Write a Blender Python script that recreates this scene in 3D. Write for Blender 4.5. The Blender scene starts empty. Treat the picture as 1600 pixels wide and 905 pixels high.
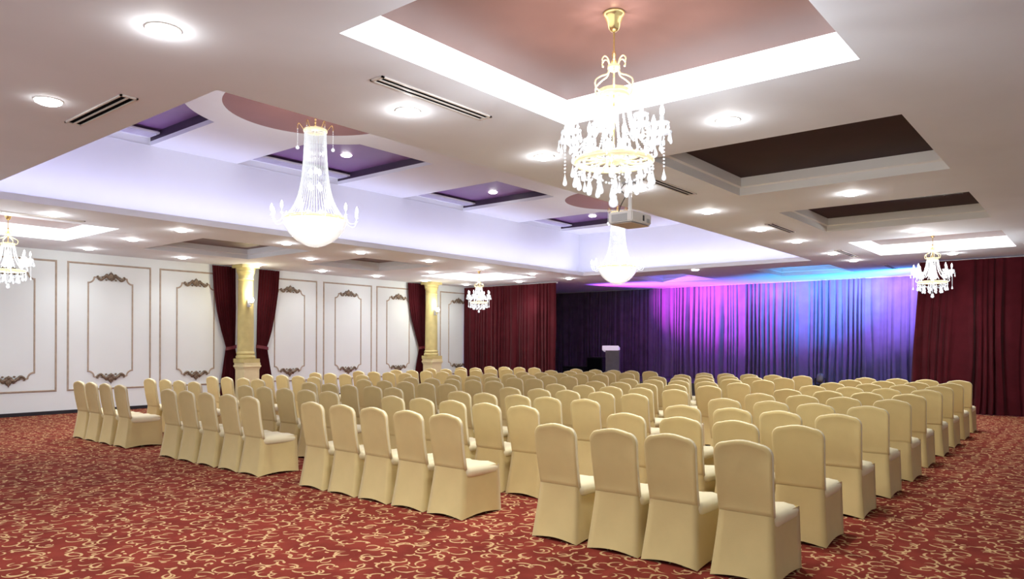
import bpy, bmesh, math, random
from mathutils import Vector, Matrix
from mathutils.geometry import delaunay_2d_cdt
random.seed(7)
PI = math.pi
scene = bpy.context.scene
COL = scene.collection
H = 3.61            # main ceiling height
TRAY_TOP = 3.845    # top of the square ceiling trays
UP = 4.92           # raised ceiling inside the central recess
UP_TRAY = 5.12

# ------------------------------------------------------------------ materials
def new_mat(name):
    m = bpy.data.materials.new(name); m.use_nodes = True
    nt = m.node_tree; nt.nodes.clear()
    out = nt.nodes.new('ShaderNodeOutputMaterial')
    return m, nt, out

def pbr(name, color, rough=0.6, metal=0.0, var=0.0, vscale=6.0, bump=0.0, bscale=60.0, emit=None, estr=0.0, sheen=0.0, spec=0.5):
    m, nt, out = new_mat(name)
    b = nt.nodes.new('ShaderNodeBsdfPrincipled')
    b.inputs['Base Color'].default_value = (*color, 1)
    b.inputs['Roughness'].default_value = rough
    b.inputs['Metallic'].default_value = metal
    b.inputs['Specular IOR Level'].default_value = spec
    if sheen: b.inputs['Sheen Weight'].default_value = sheen
    tc = nt.nodes.new('ShaderNodeTexCoord')
    if var:
        n = nt.nodes.new('ShaderNodeTexNoise'); n.inputs['Scale'].default_value = vscale; n.inputs['Detail'].default_value = 4
        nt.links.new(tc.outputs['Object'], n.inputs['Vector'])
        r = nt.nodes.new('ShaderNodeValToRGB')
        r.color_ramp.elements[0].position = 0.3; r.color_ramp.elements[1].position = 0.7
        r.color_ramp.elements[0].color = (*[c*(1-var) for c in color], 1)
        r.color_ramp.elements[1].color = (*[min(1, c*(1+var)) for c in color], 1)
        nt.links.new(n.outputs['Fac'], r.inputs['Fac']); nt.links.new(r.outputs['Color'], b.inputs['Base Color'])
    if bump:
        n = nt.nodes.new('ShaderNodeTexNoise'); n.inputs['Scale'].default_value = bscale
        nt.links.new(tc.outputs['Object'], n.inputs['Vector'])
        bp = nt.nodes.new('ShaderNodeBump'); bp.inputs['Strength'].default_value = bump; bp.inputs['Distance'].default_value = 0.01
        nt.links.new(n.outputs['Fac'], bp.inputs['Height']); nt.links.new(bp.outputs['Normal'], b.inputs['Normal'])
    if emit:
        b.inputs['Emission Color'].default_value = (*emit, 1); b.inputs['Emission Strength'].default_value = estr
        m.cycles.emission_sampling = 'NONE'
    nt.links.new(b.outputs['BSDF'], out.inputs['Surface'])
    return m

def glow(name, color, strength, sample=False):
    m, nt, out = new_mat(name)
    e = nt.nodes.new('ShaderNodeEmission'); e.inputs['Color'].default_value = (*color, 1); e.inputs['Strength'].default_value = strength
    nt.links.new(e.outputs[0], out.inputs['Surface'])
    m.cycles.emission_sampling = 'AUTO' if sample else 'NONE'
    return m

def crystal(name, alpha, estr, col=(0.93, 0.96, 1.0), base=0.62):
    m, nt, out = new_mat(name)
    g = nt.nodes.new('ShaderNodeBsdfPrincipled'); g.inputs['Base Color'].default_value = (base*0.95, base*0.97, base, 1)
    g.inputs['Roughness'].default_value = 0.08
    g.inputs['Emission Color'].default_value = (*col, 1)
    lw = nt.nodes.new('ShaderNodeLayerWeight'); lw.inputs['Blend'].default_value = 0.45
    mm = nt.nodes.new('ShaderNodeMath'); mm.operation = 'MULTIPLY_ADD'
    nt.links.new(lw.outputs['Facing'], mm.inputs[0]); mm.inputs[1].default_value = -0.85*estr; mm.inputs[2].default_value = estr  # emission stands in for lamplight in the crystal, dimmer towards the rims
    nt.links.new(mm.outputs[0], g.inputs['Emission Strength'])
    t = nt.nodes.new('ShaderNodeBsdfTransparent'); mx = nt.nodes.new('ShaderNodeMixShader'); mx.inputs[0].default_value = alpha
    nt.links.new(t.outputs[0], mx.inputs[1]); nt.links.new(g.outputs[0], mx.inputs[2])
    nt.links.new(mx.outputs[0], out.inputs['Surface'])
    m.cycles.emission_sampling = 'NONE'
    return m

class NB:
    """tiny expression builder for node maths"""
    def __init__(s, nt): s.nt = nt
    def m(s, op, a, b=None, c=None):
        n = s.nt.nodes.new('ShaderNodeMath'); n.operation = op
        for i, v in enumerate((a, b, c)):
            if v is None: continue
            if isinstance(v, (int, float)): n.inputs[i].default_value = v
            else: s.nt.links.new(v, n.inputs[i])
        return n.outputs[0]
    def sstep(s, v, lo, hi):
        n = s.nt.nodes.new('ShaderNodeMapRange'); n.interpolation_type = 'SMOOTHSTEP'
        n.inputs['From Min'].default_value = lo; n.inputs['From Max'].default_value = hi
        s.nt.links.new(v, n.inputs['Value']); return n.outputs['Result']

def carpet_material():
    m, nt, out = new_mat('carpet_scroll')
    B = NB(nt)
    tc = nt.nodes.new('ShaderNodeTexCoord')
    def local(scale, off, rnd):
        mp = nt.nodes.new('ShaderNodeMapping'); mp.inputs['Scale'].default_value = (scale, scale, 0); mp.inputs['Location'].default_value = (off, off*1.7, 0)
        nt.links.new(tc.outputs['Object'], mp.inputs['Vector'])
        v = nt.nodes.new('ShaderNodeTexVoronoi'); v.voronoi_dimensions = '2D'; v.inputs['Scale'].default_value = 1; v.inputs['Randomness'].default_value = rnd
        nt.links.new(mp.outputs[0], v.inputs['Vector'])
        sub = nt.nodes.new('ShaderNodeVectorMath'); sub.operation = 'SUBTRACT'
        nt.links.new(mp.outputs[0], sub.inputs[0]); nt.links.new(v.outputs['Position'], sub.inputs[1])
        sp = nt.nodes.new('ShaderNodeSeparateXYZ'); nt.links.new(sub.outputs[0], sp.inputs[0])
        sc = nt.nodes.new('ShaderNodeSeparateColor'); nt.links.new(v.outputs['Color'], sc.inputs[0])
        ang = B.m('MULTIPLY', sc.outputs[0], 2*PI)
        ca, sa = B.m('COSINE', ang), B.m('SINE', ang)
        x = B.m('SUBTRACT', B.m('MULTIPLY', sp.outputs[0], ca), B.m('MULTIPLY', sp.outputs[1], sa))
        y = B.m('ADD', B.m('MULTIPLY', sp.outputs[0], sa), B.m('MULTIPLY', sp.outputs[1], ca))
        flip = B.m('SUBTRACT', B.m('MULTIPLY', B.m('GREATER_THAN', sc.outputs[1], 0.5), 2.0), 1.0)
        y = B.m('MULTIPLY', y, flip)
        return x, y, sc.outputs[2]
    def spiral(scale, off, R0, R1, W, t0, rnd=0.7):
        x, y, c = local(scale, off, rnd)
        t = B.m('DIVIDE', B.m('ADD', B.m('ARCTAN2', y, x), PI), 2*PI)        # 0..1 round the curl
        r = B.m('SQRT', B.m('ADD', B.m('MULTIPLY', x, x), B.m('MULTIPLY', y, y)))
        R = B.m('MULTIPLY_ADD', t, R1-R0, R0)
        u = B.m('MAXIMUM', B.m('DIVIDE', B.m('SUBTRACT', t, t0), 1-t0), 0.0)
        w = B.m('MULTIPLY', B.m('MULTIPLY', u, B.m('POWER', B.m('SUBTRACT', 1.0, u), 0.5)), W*2.6)
        d = B.m('SUBTRACT', w, B.m('ABSOLUTE', B.m('SUBTRACT', r, R)))
        return B.sstep(d, -0.006, 0.02)
    def leaf(scale, off, a, b):
        x, y, c = local(scale, off, 0.8)
        y = B.m('ADD', y, B.m('MULTIPLY', B.m('MULTIPLY', x, x), 2.2))
        e = B.m('ADD', B.m('POWER', B.m('ABSOLUTE', B.m('DIVIDE', x, a)), 2.0), B.m('POWER', B.m('ABSOLUTE', B.m('DIVIDE', y, b)), 2.0))
        return B.sstep(B.m('SUBTRACT', 1.0, e), -0.1, 0.4)
    s = spiral(4.6, 0.3, 0.06, 0.36, 0.050, 0.25, 0.45)
    for l in (spiral(5.0, 7.7, 0.24, 0.44, 0.055, 0.66, 0.45), spiral(5.6, 3.1, 0.10, 0.28, 0.050, 0.55, 0.45), leaf(5.6, 9.1, 0.13, 0.07)):
        s = B.m('MAXIMUM', s, l)
    nz = nt.nodes.new('ShaderNodeTexNoise'); nz.inputs['Scale'].default_value = 55; nt.links.new(tc.outputs['Object'], nz.inputs['Vector'])
    fac = B.m('MULTIPLY', s, B.m('MULTIPLY_ADD', nz.outputs['Fac'], 0.5, 0.6)); 
    n2 = nt.nodes.new('ShaderNodeTexNoise'); n2.inputs['Scale'].default_value = 3.0; nt.links.new(tc.outputs['Object'], n2.inputs['Vector'])
    r1 = nt.nodes.new('ShaderNodeValToRGB'); r1.color_ramp.elements[0].color = (0.165, 0.024, 0.016, 1); r1.color_ramp.elements[1].color = (0.225, 0.036, 0.023, 1)
    r1.color_ramp.elements[0].position = 0.35; r1.color_ramp.elements[1].position = 0.65
    nt.links.new(n2.outputs['Fac'], r1.inputs['Fac'])
    r2 = nt.nodes.new('ShaderNodeValToRGB'); r2.color_ramp.elements[0].color = (0.50, 0.32, 0.125, 1); r2.color_ramp.elements[1].color = (0.74, 0.54, 0.30, 1)
    nt.links.new(nz.outputs['Fac'], r2.inputs['Fac'])
    mx = nt.nodes.new('ShaderNodeMix'); mx.data_type = 'RGBA'
    nt.links.new(fac, mx.inputs[0]); nt.links.new(r1.outputs[0], mx.inputs[6]); nt.links.new(r2.outputs[0], mx.inputs[7])
    b = nt.nodes.new('ShaderNodeBsdfPrincipled'); b.inputs['Roughness'].default_value = 0.95; b.inputs['Specular IOR Level'].default_value = 0.1
    pass
    nt.links.new(mx.outputs[2], b.inputs['Base Color'])
    bp = nt.nodes.new('ShaderNodeBump'); bp.inputs['Strength'].default_value = 0.25; bp.inputs['Distance'].default_value = 0.004
    n3 = nt.nodes.new('ShaderNodeTexNoise'); n3.inputs['Scale'].default_value = 300; nt.links.new(tc.outputs['Object'], n3.inputs['Vector'])
    nt.links.new(n3.outputs['Fac'], bp.inputs['Height']); nt.links.new(bp.outputs['Normal'], b.inputs['Normal'])
    nt.links.new(b.outputs[0], out.inputs['Surface'])
    return m

M = dict(
    carpet=carpet_material(),
    ceiling=pbr('ceiling_paint', (0.77, 0.82, 0.895), 0.75, var=0.03, vscale=1.2),
    white=pbr('white_plaster', (0.83, 0.82, 0.80), 0.7, var=0.012, vscale=2),
    recess=pbr('recess_plaster', (0.78, 0.79, 0.82), 0.7, var=0.01, vscale=2),
    wall=pbr('wall_paint', (0.80, 0.87, 0.89), 0.6, var=0.012, vscale=1.5),
    glow_side=pbr('glowing_tray_side', (0.9, 0.91, 0.93), 0.6, emit=(0.93, 0.96, 1.0), estr=0.48),  # emission in the plaster stands in for light on the tray sides
    rose=pbr('rose_paint', (0.165, 0.078, 0.064), 0.4, var=0.06, vscale=2),
    rose_dome=pbr('rose_dome_paint', (0.26, 0.115, 0.095), 0.5, var=0.04, vscale=2),
    brown=pbr('brown_panel', (0.036, 0.015, 0.015), 0.55, var=0.12, vscale=3, spec=0.12),
    taupe_panel=pbr('taupe_panel', (0.16, 0.10, 0.10), 0.5, var=0.1, vscale=3),
    purple=pbr('purple_paint', (0.20, 0.09, 0.235), 0.45, var=0.08, vscale=2),
    purple_dark=pbr('purple_side_paint', (0.05, 0.028, 0.06), 0.5, var=0.1),
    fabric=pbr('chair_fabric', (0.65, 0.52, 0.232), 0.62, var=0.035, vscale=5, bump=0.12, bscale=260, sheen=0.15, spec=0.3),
    fabric_lit=pbr('chair_fabric_lit', (0.80, 0.735, 0.49), 0.6, var=0.03, vscale=5, bump=0.1, bscale=260, sheen=0.15, spec=0.3),  # same cover cloth, made paler to imitate overhead light on the seats
    bronze=pbr('bronze_molding', (0.42, 0.34, 0.27), 0.5, 0.0, var=0.15, vscale=8),
    bronze_dark=pbr('carved_bronze', (0.21, 0.16, 0.115), 0.45, 0.3, var=0.55, vscale=40, bump=0.5, bscale=50),
    black=pbr('black_base', (0.012, 0.012, 0.02), 0.5, var=0.2),
    gold=pbr('gold_metal', (0.95, 0.72, 0.30), 0.18, 1.0, var=0.05, emit=(1, 0.85, 0.45), estr=0.08),  # faint emission stands in for lamplight on the metal
    gold_lit=pbr('gold_metal_lit', (0.95, 0.80, 0.42), 0.2, 0.8, var=0.05, emit=(1, 0.92, 0.6), estr=0.45),  # lit copy of the gold, lamplight put in as emission
    brass_dark=pbr('dark_brass', (0.35, 0.24, 0.12), 0.25, 1.0, var=0.1),
    column=pbr('column_gold_stone', (0.60, 0.52, 0.22), 0.5, var=0.10, vscale=5),
    column_base=pbr('pedestal_cream', (0.80, 0.72, 0.43), 0.55, var=0.06, vscale=4),
    velvet=pbr('maroon_velvet', (0.062, 0.0070, 0.0115), 0.85, var=0.18, vscale=3, sheen=0.08, spec=0.05),
    velvet_dark=pbr('dark_maroon_velvet', (0.04, 0.008, 0.012), 0.75, var=0.2, vscale=3, sheen=0.1, spec=0.2),
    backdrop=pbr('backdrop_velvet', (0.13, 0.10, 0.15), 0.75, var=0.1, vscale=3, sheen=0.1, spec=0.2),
    backdrop_unlit=pbr('backdrop_velvet_unlit', (0.085, 0.060, 0.085), 0.8, var=0.2, vscale=3, sheen=0.1, spec=0.2),  # darker copy of the backdrop velvet, missing light put into its colour
    tie=pbr('tieback_satin', (0.17, 0.02, 0.03), 0.4, var=0.1),
    vent_frame=pbr('vent_frame_enamel', (0.70, 0.66, 0.62), 0.4, var=0.03),
    vent_dark=pbr('vent_slot', (0.004, 0.0045, 0.006), 0.8, var=0.1, spec=0.02),
    grille=pbr('grille_enamel', (0.62, 0.60, 0.74), 0.4, var=0.03),
    projector=pbr('projector_shell', (0.80, 0.79, 0.78), 0.4, var=0.02),
    projector_under=pbr('projector_underside', (0.55, 0.47, 0.42), 0.5, var=0.03),
    projector_grey=pbr('projector_grille', (0.45, 0.46, 0.48), 0.5, var=0.05),
    lectern=pbr('lectern_grey', (0.11, 0.10, 0.105), 0.5, var=0.1),
    lectern_top=pbr('lectern_top_white', (0.85, 0.80, 0.86), 0.4, var=0.02, emit=(0.9, 0.8, 1), estr=0.2),  # slight emission brightens the top, which is no lamp
    stage=pbr('stage_floor', (0.05, 0.05, 0.06), 0.4, var=0.2),
    equip=pbr('black_equipment', (0.012, 0.012, 0.014), 0.45, var=0.2),
    steel=pbr('brushed_steel', (0.55, 0.55, 0.56), 0.3, 0.9, var=0.1),
    trim_ring=pbr('downlight_ring', (0.85, 0.83, 0.80), 0.4, var=0.02),
    lamp=glow('downlight_lens', (1.0, 0.97, 0.92), 14.0, True),
    bulb=glow('candle_bulb', (0.95, 0.97, 1.0), 5.0),
    sconce=glow('sconce_shade', (1.0, 0.95, 0.75), 6.0),
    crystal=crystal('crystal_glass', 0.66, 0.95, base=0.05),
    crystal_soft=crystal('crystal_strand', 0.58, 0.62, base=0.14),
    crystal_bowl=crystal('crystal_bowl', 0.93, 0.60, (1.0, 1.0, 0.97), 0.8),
    lens=pbr('dark_lens', (0.01, 0.01, 0.02), 0.1, var=0.05),
    cable=pbr('black_cable', (0.02, 0.02, 0.02), 0.5, var=0.1),
)

# ------------------------------------------------------------------ helpers
def obj(name, bm, mats, parent=None, smooth=False, loc=None):
    me = bpy.data.meshes.new(name)
    bmesh.ops.recalc_face_normals(bm, faces=bm.faces)
    bm.to_mesh(me); bm.free()
    if not isinstance(mats, (list, tuple)): mats = [mats]
    for x in mats: me.materials.append(x)
    if smooth:
        for p in me.polygons: p.use_smooth = True
    o = bpy.data.objects.new(name, me); COL.objects.link(o)
    if parent: o.parent = parent
    if loc: o.location = loc
    return o

def empty(name, loc=(0, 0, 0), rz=0.0):
    o = bpy.data.objects.new(name, None); COL.objects.link(o); o.location = loc; o.rotation_euler = (0, 0, rz); o.empty_display_size = 0.1
    return o

def tag(o, label, cat, group=None, kind=None):
    o['label'] = label; o['category'] = cat
    if group: o['group'] = group
    if kind: o['kind'] = kind
    return o

def struct(o):
    o['kind'] = 'structure'; return o

def copy_tree(o, parent=None):
    c = o.copy(); COL.objects.link(c)
    if parent: c.parent = parent
    for ch in list(o.children): copy_tree(ch, c)
    return c

def quad(bm, pts, mi=0):
    f = bm.faces.new([bm.verts.new(p) for p in pts]); f.material_index = mi; return f

def box(bm, x0, x1, y0, y1, z0, z1, mi=0, bev=0.0):
    r = bmesh.ops.create_cube(bm, size=1.0)
    vs = r['verts']
    for v in vs: v.co = Vector((x0 + (v.co.x+.5)*(x1-x0), y0 + (v.co.y+.5)*(y1-y0), z0 + (v.co.z+.5)*(z1-z0)))
    fs = {f for v in vs for f in v.link_faces}
    for f in fs: f.material_index = mi
    if bev:
        es = list({e for f in fs for e in f.edges})
        bmesh.ops.bevel(bm, geom=es, offset=bev, segments=2, affect='EDGES')

def lathe(bm, prof, n=24, cx=0, cy=0, mi=0, cap=True):
    rings = []
    for r, z in prof:
        rings.append([bm.verts.new((cx + r*math.cos(2*PI*i/n), cy + r*math.sin(2*PI*i/n), z)) for i in range(n)])
    for a, b in zip(rings, rings[1:]):
        for i in range(n):
            f = bm.faces.new((a[i], a[(i+1) % n], b[(i+1) % n], b[i])); f.material_index = mi
    if cap:
        for k in (0, -1):
            if prof[k][0] > 1e-5: bm.faces.new(rings[k]).material_index = mi
    return rings

def tube(bm, pts, rad, n=8, mi=0, cap=True):
    pts = [Vector(p) for p in pts]
    rads = rad if isinstance(rad, (list, tuple)) else [rad]*len(pts)
    prev = None; rings = []
    up = Vector((0.013, 0.017, 1)).normalized()
    for i, p in enumerate(pts):
        d = (pts[min(i+1, len(pts)-1)] - pts[max(i-1, 0)]).normalized()
        if prev is None:
            a = d.cross(up)
            if a.length < 0.1: a = d.cross(Vector((1, 0, 0)))
            a.normalize()
        else:
            a = (prev - d*prev.dot(d)).normalized()
        prev = a; b = d.cross(a)
        rings.append([bm.verts.new(p + (a*math.cos(2*PI*k/n) + b*math.sin(2*PI*k/n))*rads[i]) for k in range(n)])
    for a, b in zip(rings, rings[1:]):
        for k in range(n):
            bm.faces.new((a[k], a[(k+1) % n], b[(k+1) % n], b[k])).material_index = mi
    if cap:
        bm.faces.new(rings[0]).material_index = mi; bm.faces.new(rings[-1]).material_index = mi

def ball(bm, c, r, sub=1, scale=(1, 1, 1), mi=0):
    res = bmesh.ops.create_icosphere(bm, subdivisions=sub, radius=1.0)
    for v in res['verts']: v.co = Vector((c[0]+v.co.x*r*scale[0], c[1]+v.co.y*r*scale[1], c[2]+v.co.z*r*scale[2]))
    for v in res['verts']:
        for f in v.link_faces: f.material_index = mi

def bez(p, n=14):
    """Catmull-Rom through the points"""
    p = [Vector(q) for q in p]; out = []
    for i in range(len(p)-1):
        a, b, c, d = p[max(i-1, 0)], p[i], p[i+1], p[min(i+2, len(p)-1)]
        for k in range(n):
            t = k/n
            out.append(0.5*((2*b) + (c-a)*t + (2*a-5*b+4*c-d)*t*t + (3*b-a-3*c+d)*t**3))
    out.append(p[-1]); return out

def lerp_tab(tab, z):
    """tab: [(z, v)] with falling z"""
    if z >= tab[0][0]: return tab[0][1]
    for (z0, v0), (z1, v1) in zip(tab, tab[1:]):
        if z >= z1:
            t = (z0-z)/(z0-z1); return v0 + (v1-v0)*t
    return tab[-1][1]

def light(name, kind, loc, power, color=(1, 1, 1), aim=None, **kw):
    d = bpy.data.lights.new(name, kind); d.energy = power; d.color = color
    for k, v in kw.items(): setattr(d, k, v)
    o = bpy.data.objects.new(name, d); COL.objects.link(o); o.location = loc
    if aim is not None:
        o.rotation_euler = (Vector(aim) - Vector(loc)).to_track_quat('-Z', 'Y').to_euler()
    return o

# ------------------------------------------------------------------ camera
YAW, ROLL = math.radians(39.2789), math.radians(0.19966)
fw = Vector((math.cos(YAW), math.sin(YAW), 0)); rt = Vector((math.sin(YAW), -math.cos(YAW), 0)); up = Vector((0, 0, 1))
r2 = rt*math.cos(ROLL) + up*math.sin(ROLL); u2 = -rt*math.sin(ROLL) + up*math.cos(ROLL)
cd = bpy.data.cameras.new('camera'); cd.sensor_width = 36; cd.lens = 36*1138.94/1600; cd.shift_y = (536.456-452.5)/1600
cd.clip_end = 200
cam = bpy.data.objects.new('camera', cd); COL.objects.link(cam)
cam.matrix_world = Matrix(((r2.x, u2.x, -fw.x, 0), (r2.y, u2.y, -fw.y, 0), (r2.z, u2.z, -fw.z, 1.6), (0, 0, 0, 1)))
scene.camera = cam

# ------------------------------------------------------------------ room shell
X0, X1, Y0, Y1 = -2.5, 24.2, -2.2, 17.95
bm = bmesh.new(); quad(bm, [(X0, Y0, 0), (X1, Y0, 0), (X1, Y1, 0), (X0, Y1, 0)]); struct(obj('floor', bm, M['carpet']))
bm = bmesh.new(); quad(bm, [(X0, Y1, 0), (X1, Y1, 0), (X1, Y1, H), (X0, Y1, H)]); struct(obj('wall_left', bm, M['wall']))
bm = bmesh.new(); quad(bm, [(X1, Y0, 0), (X1, Y1, 0), (X1, Y1, H), (X1, Y0, H)]); struct(obj('wall_back', bm, M['velvet_dark']))
bm = bmesh.new(); quad(bm, [(X0, Y0, 0), (X1, Y0, 0), (X1, Y0, H), (X0, Y0, H)]); struct(obj('wall_right', bm, M['wall']))
bm = bmesh.new(); box(bm, X0, 19.05, Y1-0.022, Y1, 0, 0.078); struct(obj('baseboard_left', bm, M['black']))

RX0, RX1, RY0, RY1 = 3.0, 18.1, 5.5, 12.07
TR = [  # x0,x1,y0,y1, side mat, panel mat
    (2.95, 5.52, 1.36, 3.87, 'glow_side', 'rose'), (7.07, 9.60, 1.40, 3.87, 'white', 'brown'),
    (11.19, 13.65, 1.42, 3.90, 'white', 'brown'), (15.32, 18.0, 1.45, 3.98, 'glow_side', 'rose'),
    (3.00, 5.61, 13.62, 16.12, 'glow_side', 'rose'), (7.12, 9.60, 13.55, 16.12, 'ceiling', 'taupe_panel'),
    (11.12, 13.5, 13.60, 15.9, 'ceiling', 'taupe_panel'), (15.15, 17.65, 13.5, 15.95, 'glow_side', 'rose'),
    (19.3, 21.65, 5.45, 7.45, 'white', 'white'), (19.3, 21.6, 9.45, 11.3, 'white', 'white')]
holes = [(RX0, RX1, RY0, RY1)] + [t[:4] for t in TR]
xs = sorted({X0, X1} | {v for h in holes for v in h[:2]}); ys = sorted({Y0, Y1} | {v for h in holes for v in h[2:]})
bm = bmesh.new()
vt = {}
def V(x, y):
    if (x, y) not in vt: vt[(x, y)] = bm.verts.new((x, y, H))
    return vt[(x, y)]
for xa, xb in zip(xs, xs[1:]):
    for ya, yb in zip(ys, ys[1:]):
        cx, cy = (xa+xb)/2, (ya+yb)/2
        if any(h[0] < cx < h[1] and h[2] < cy < h[3] for h in holes): continue
        bm.faces.new((V(xa, ya), V(xa, yb), V(xb, yb), V(xb, ya)))
struct(obj('ceiling', bm, M['ceiling']))

for k, (xa, xb, ya, yb, sm, pm) in enumerate(TR):
    bm = bmesh.new(); zt = TRAY_TOP
    prof = [(0.0, H), (0.0, H+0.012), (0.0, zt)] if sm == 'glow_side' else [(0.0, H), (0.0, H+0.10), (0.025, H+0.115), (0.025, zt)]
    for (o0, z0), (o1, z1) in zip(prof, prof[1:]):
        a = [(xa+o0, ya+o0), (xb-o0, ya+o0), (xb-o0, yb-o0), (xa+o0, yb-o0)]; b = [(xa+o1, ya+o1), (xb-o1, ya+o1), (xb-o1, yb-o1), (xa+o1, yb-o1)]
        for i in range(4):
            j = (i+1) % 4
            quad(bm, [(*a[i], z0), (*a[j], z0), (*b[j], z1), (*b[i], z1)])
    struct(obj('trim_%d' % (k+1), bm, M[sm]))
    bm = bmesh.new(); quad(bm, [(xa, ya, zt), (xa, yb, zt), (xb, yb, zt), (xb, ya, zt)])
    struct(obj('ceiling', bm, M[pm]))

# central recess: lip, ledge, inner walls, raised ceiling with trays and round domes
bm = bmesh.new(); LZ = H+0.105; B = 0.48
def ring4(o, z): return [(RX0-o, RY0-o, z), (RX1+o, RY0-o, z), (RX1+o, RY1+o, z), (RX0-o, RY1+o, z)]
for a, b in ((ring4(0, H), ring4(0, LZ)), (ring4(0, LZ), ring4(B, LZ)), (ring4(B, LZ), ring4(B, UP_TRAY))):
    for i in range(4):
        j = (i+1) % 4; quad(bm, [a[i], a[j], b[j], b[i]])
struct(obj('trim_11', bm, M['recess']))
CIR = [(6.30, 8.78, 1.78, 1.26), (14.58, 8.78, 1.55, 1.22)]
UX0, UX1, UY0, UY1 = RX0-B, RX1+B, RY0-B, RY1+B
def arc(c, r, a0, a1, n=14): return [(c[0]+r*math.cos(a0+(a1-a0)*i/n), c[1]+r*math.sin(a0+(a1-a0)*i/n)) for i in range(n+1)]
trays = []
YT = 9.70
for xa, xb, cl, cr in ((3.05, 5.66, None, 0), (7.25, 9.53, 0, None), (11.35, 13.38, None, 1), (15.63, 17.6, 1, None)):
    p = [(xa, UY1-0.01), (xa, None), (xb, None), (xb, UY1-0.01)]
    pts = [(xa, UY1-0.01)]
    if cl is not None:
        c = CIR[cl]; r = c[2]; ya = c[1]+math.sqrt(r*r-(xa-c[0])**2); a0 = math.atan2(ya-c[1], xa-c[0]); a1 = math.asin((YT-c[1])/r)
        pts += arc(c, r, a0, a1)
    else: pts.append((xa, YT))
    if cr is not None:
        c = CIR[cr]; r = c[2]; yb = c[1]+math.sqrt(r*r-(xb-c[0])**2); a1 = math.atan2(yb-c[1], xb-c[0]); a0 = PI-math.asin((YT-c[1])/r)
        pts += arc(c, r, a0, a1)
    else: pts.append((xb, YT))
    pts.append((xb, UY1-0.01))
    trays.append(pts)
circ = [[(c[0]+c[3]*math.cos(2*PI*i/64), c[1]+c[3]*math.sin(2*PI*i/64)) for i in range(64)] for c in CIR]
loops = [[(UX0, UY0), (UX1, UY0), (UX1, UY1), (UX0, UY1)]] + trays + circ
vv, ee = [], []
for L in loops:
    s = len(vv); vv += [Vector(p) for p in L]; ee += [(s+i, s+(i+1) % len(L)) for i in range(len(L))]
ov, oe, of, *_ = delaunay_2d_cdt(vv, ee, [], 0, 1e-5)
def inside(p, poly):
    c = False
    for (xa, ya), (xb, yb) in zip(poly, poly[1:]+poly[:1]):
        if (ya > p[1]) != (yb > p[1]) and p[0] < (xb-xa)*(p[1]-ya)/(yb-ya)+xa: c = not c
    return c
bm = bmesh.new(); bv = [bm.verts.new((p.x, p.y, UP)) for p in ov]
for f in of:
    c = sum((ov[i] for i in f), Vector((0, 0)))/len(f)
    if not any(inside(c, L) for L in loops[1:]): bm.faces.new([bv[i] for i in f])
bmesh.ops.delete(bm, geom=[v for v in bm.verts if not v.link_faces], context='VERTS')
struct(obj('ceiling', bm, M['recess']))
for L in trays:
    bm = bmesh.new()
    for i in range(len(L)-1):
        quad(bm, [(*L[i], UP), (*L[i+1], UP), (*L[i+1], UP+0.07), (*L[i], UP+0.07)])
        quad(bm, [(*L[i], UP+0.07), (*L[i+1], UP+0.07), (*L[i+1], UP_TRAY), (*L[i], UP_TRAY)], 1)
    struct(obj('trim_12', bm, [M['recess'], M['purple_dark']]))
    bm = bmesh.new(); f = bm.faces.new([bm.verts.new((*p, UP_TRAY)) for p in L])
    bmesh.ops.triangulate(bm, faces=[f]); struct(obj('ceiling', bm, M['purple']))
for c in CIR:
    bm = bmesh.new()
    lathe(bm, [(c[3], UP), (c[3]*0.985, UP+0.30)] + [(c[3]*0.97*math.cos(t), UP+0.30+0.25*math.sin(t)) for t in (0, .25, .5, .8, 1.1, 1.35, 1.5, PI/2-0.02)], 64, c[0], c[1])
    struct(obj('ceiling', bm, M['rose_dome'], smooth=False))

# ------------------------------------------------------------------ air vents
def vent(x0, x1, y0, y1, along, label, group, n=2, z=H, fm='vent_frame'):
    t = empty('air_vent', ((x0+x1)/2, (y0+y1)/2, z)); tag(t, label, 'air vent', group)
    L, W = (x1-x0, y1-y0) if along == 'x' else (y1-y0, x1-x0)
    def put(bm, a0, a1, b0, b1, z0, z1):
        if along == 'x': box(bm, a0, a1, b0, b1, z0, z1)
        else: box(bm, b0, b1, a0, a1, z0, z1)
    bm = bmesh.new(); fr = 0.015
    put(bm, -L/2, L/2, -W/2, -W/2+fr, -0.012, 0.004); put(bm, -L/2, L/2, W/2-fr, W/2, -0.012, 0.004)
    put(bm, -L/2, -L/2+fr*1.6, -W/2, W/2, -0.012, 0.004); put(bm, L/2-fr*1.6, L/2, -W/2, W/2, -0.012, 0.004)
    obj('frame', bm, M[fm], t)
    bm = bmesh.new(); put(bm, -L/2+0.01, L/2-0.01, -W/2+0.01, W/2-0.01, -0.003, 0.003); obj('slot_backing', bm, M['vent_dark' if fm == 'vent_frame' else 'grille'], t)
    for k in range(1, n):
        b = -W/2 + W*k/n; bm = bmesh.new(); put(bm, -L/2+0.02, L/2-0.02, b-0.007, b+0.007, -0.012, 0.002); obj('divider', bm, M[fm], t)
    return t
VG = 'double slot air vents in the main ceiling'
vent(2.56, 2.70, 6.2, 7.38, 'y', 'cream double-slot air vent set crossways before the central recess', VG)
vent(3.62, 4.88, 4.23, 4.37, 'x', 'cream double-slot air vent beside the rose tray of the nearest chandelier', VG)
vent(7.9, 9.1, 4.26, 4.40, 'x', 'cream double-slot air vent beside the nearest dark brown ceiling tray', VG)
vent(12.1, 13.3, 4.31, 4.45, 'x', 'cream double-slot air vent beside the farther dark brown ceiling tray', VG)
vent(16.45, 17.85, 4.40, 4.55, 'x', 'cream double-slot air vent beside the lit tray near the stage', VG)
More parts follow.
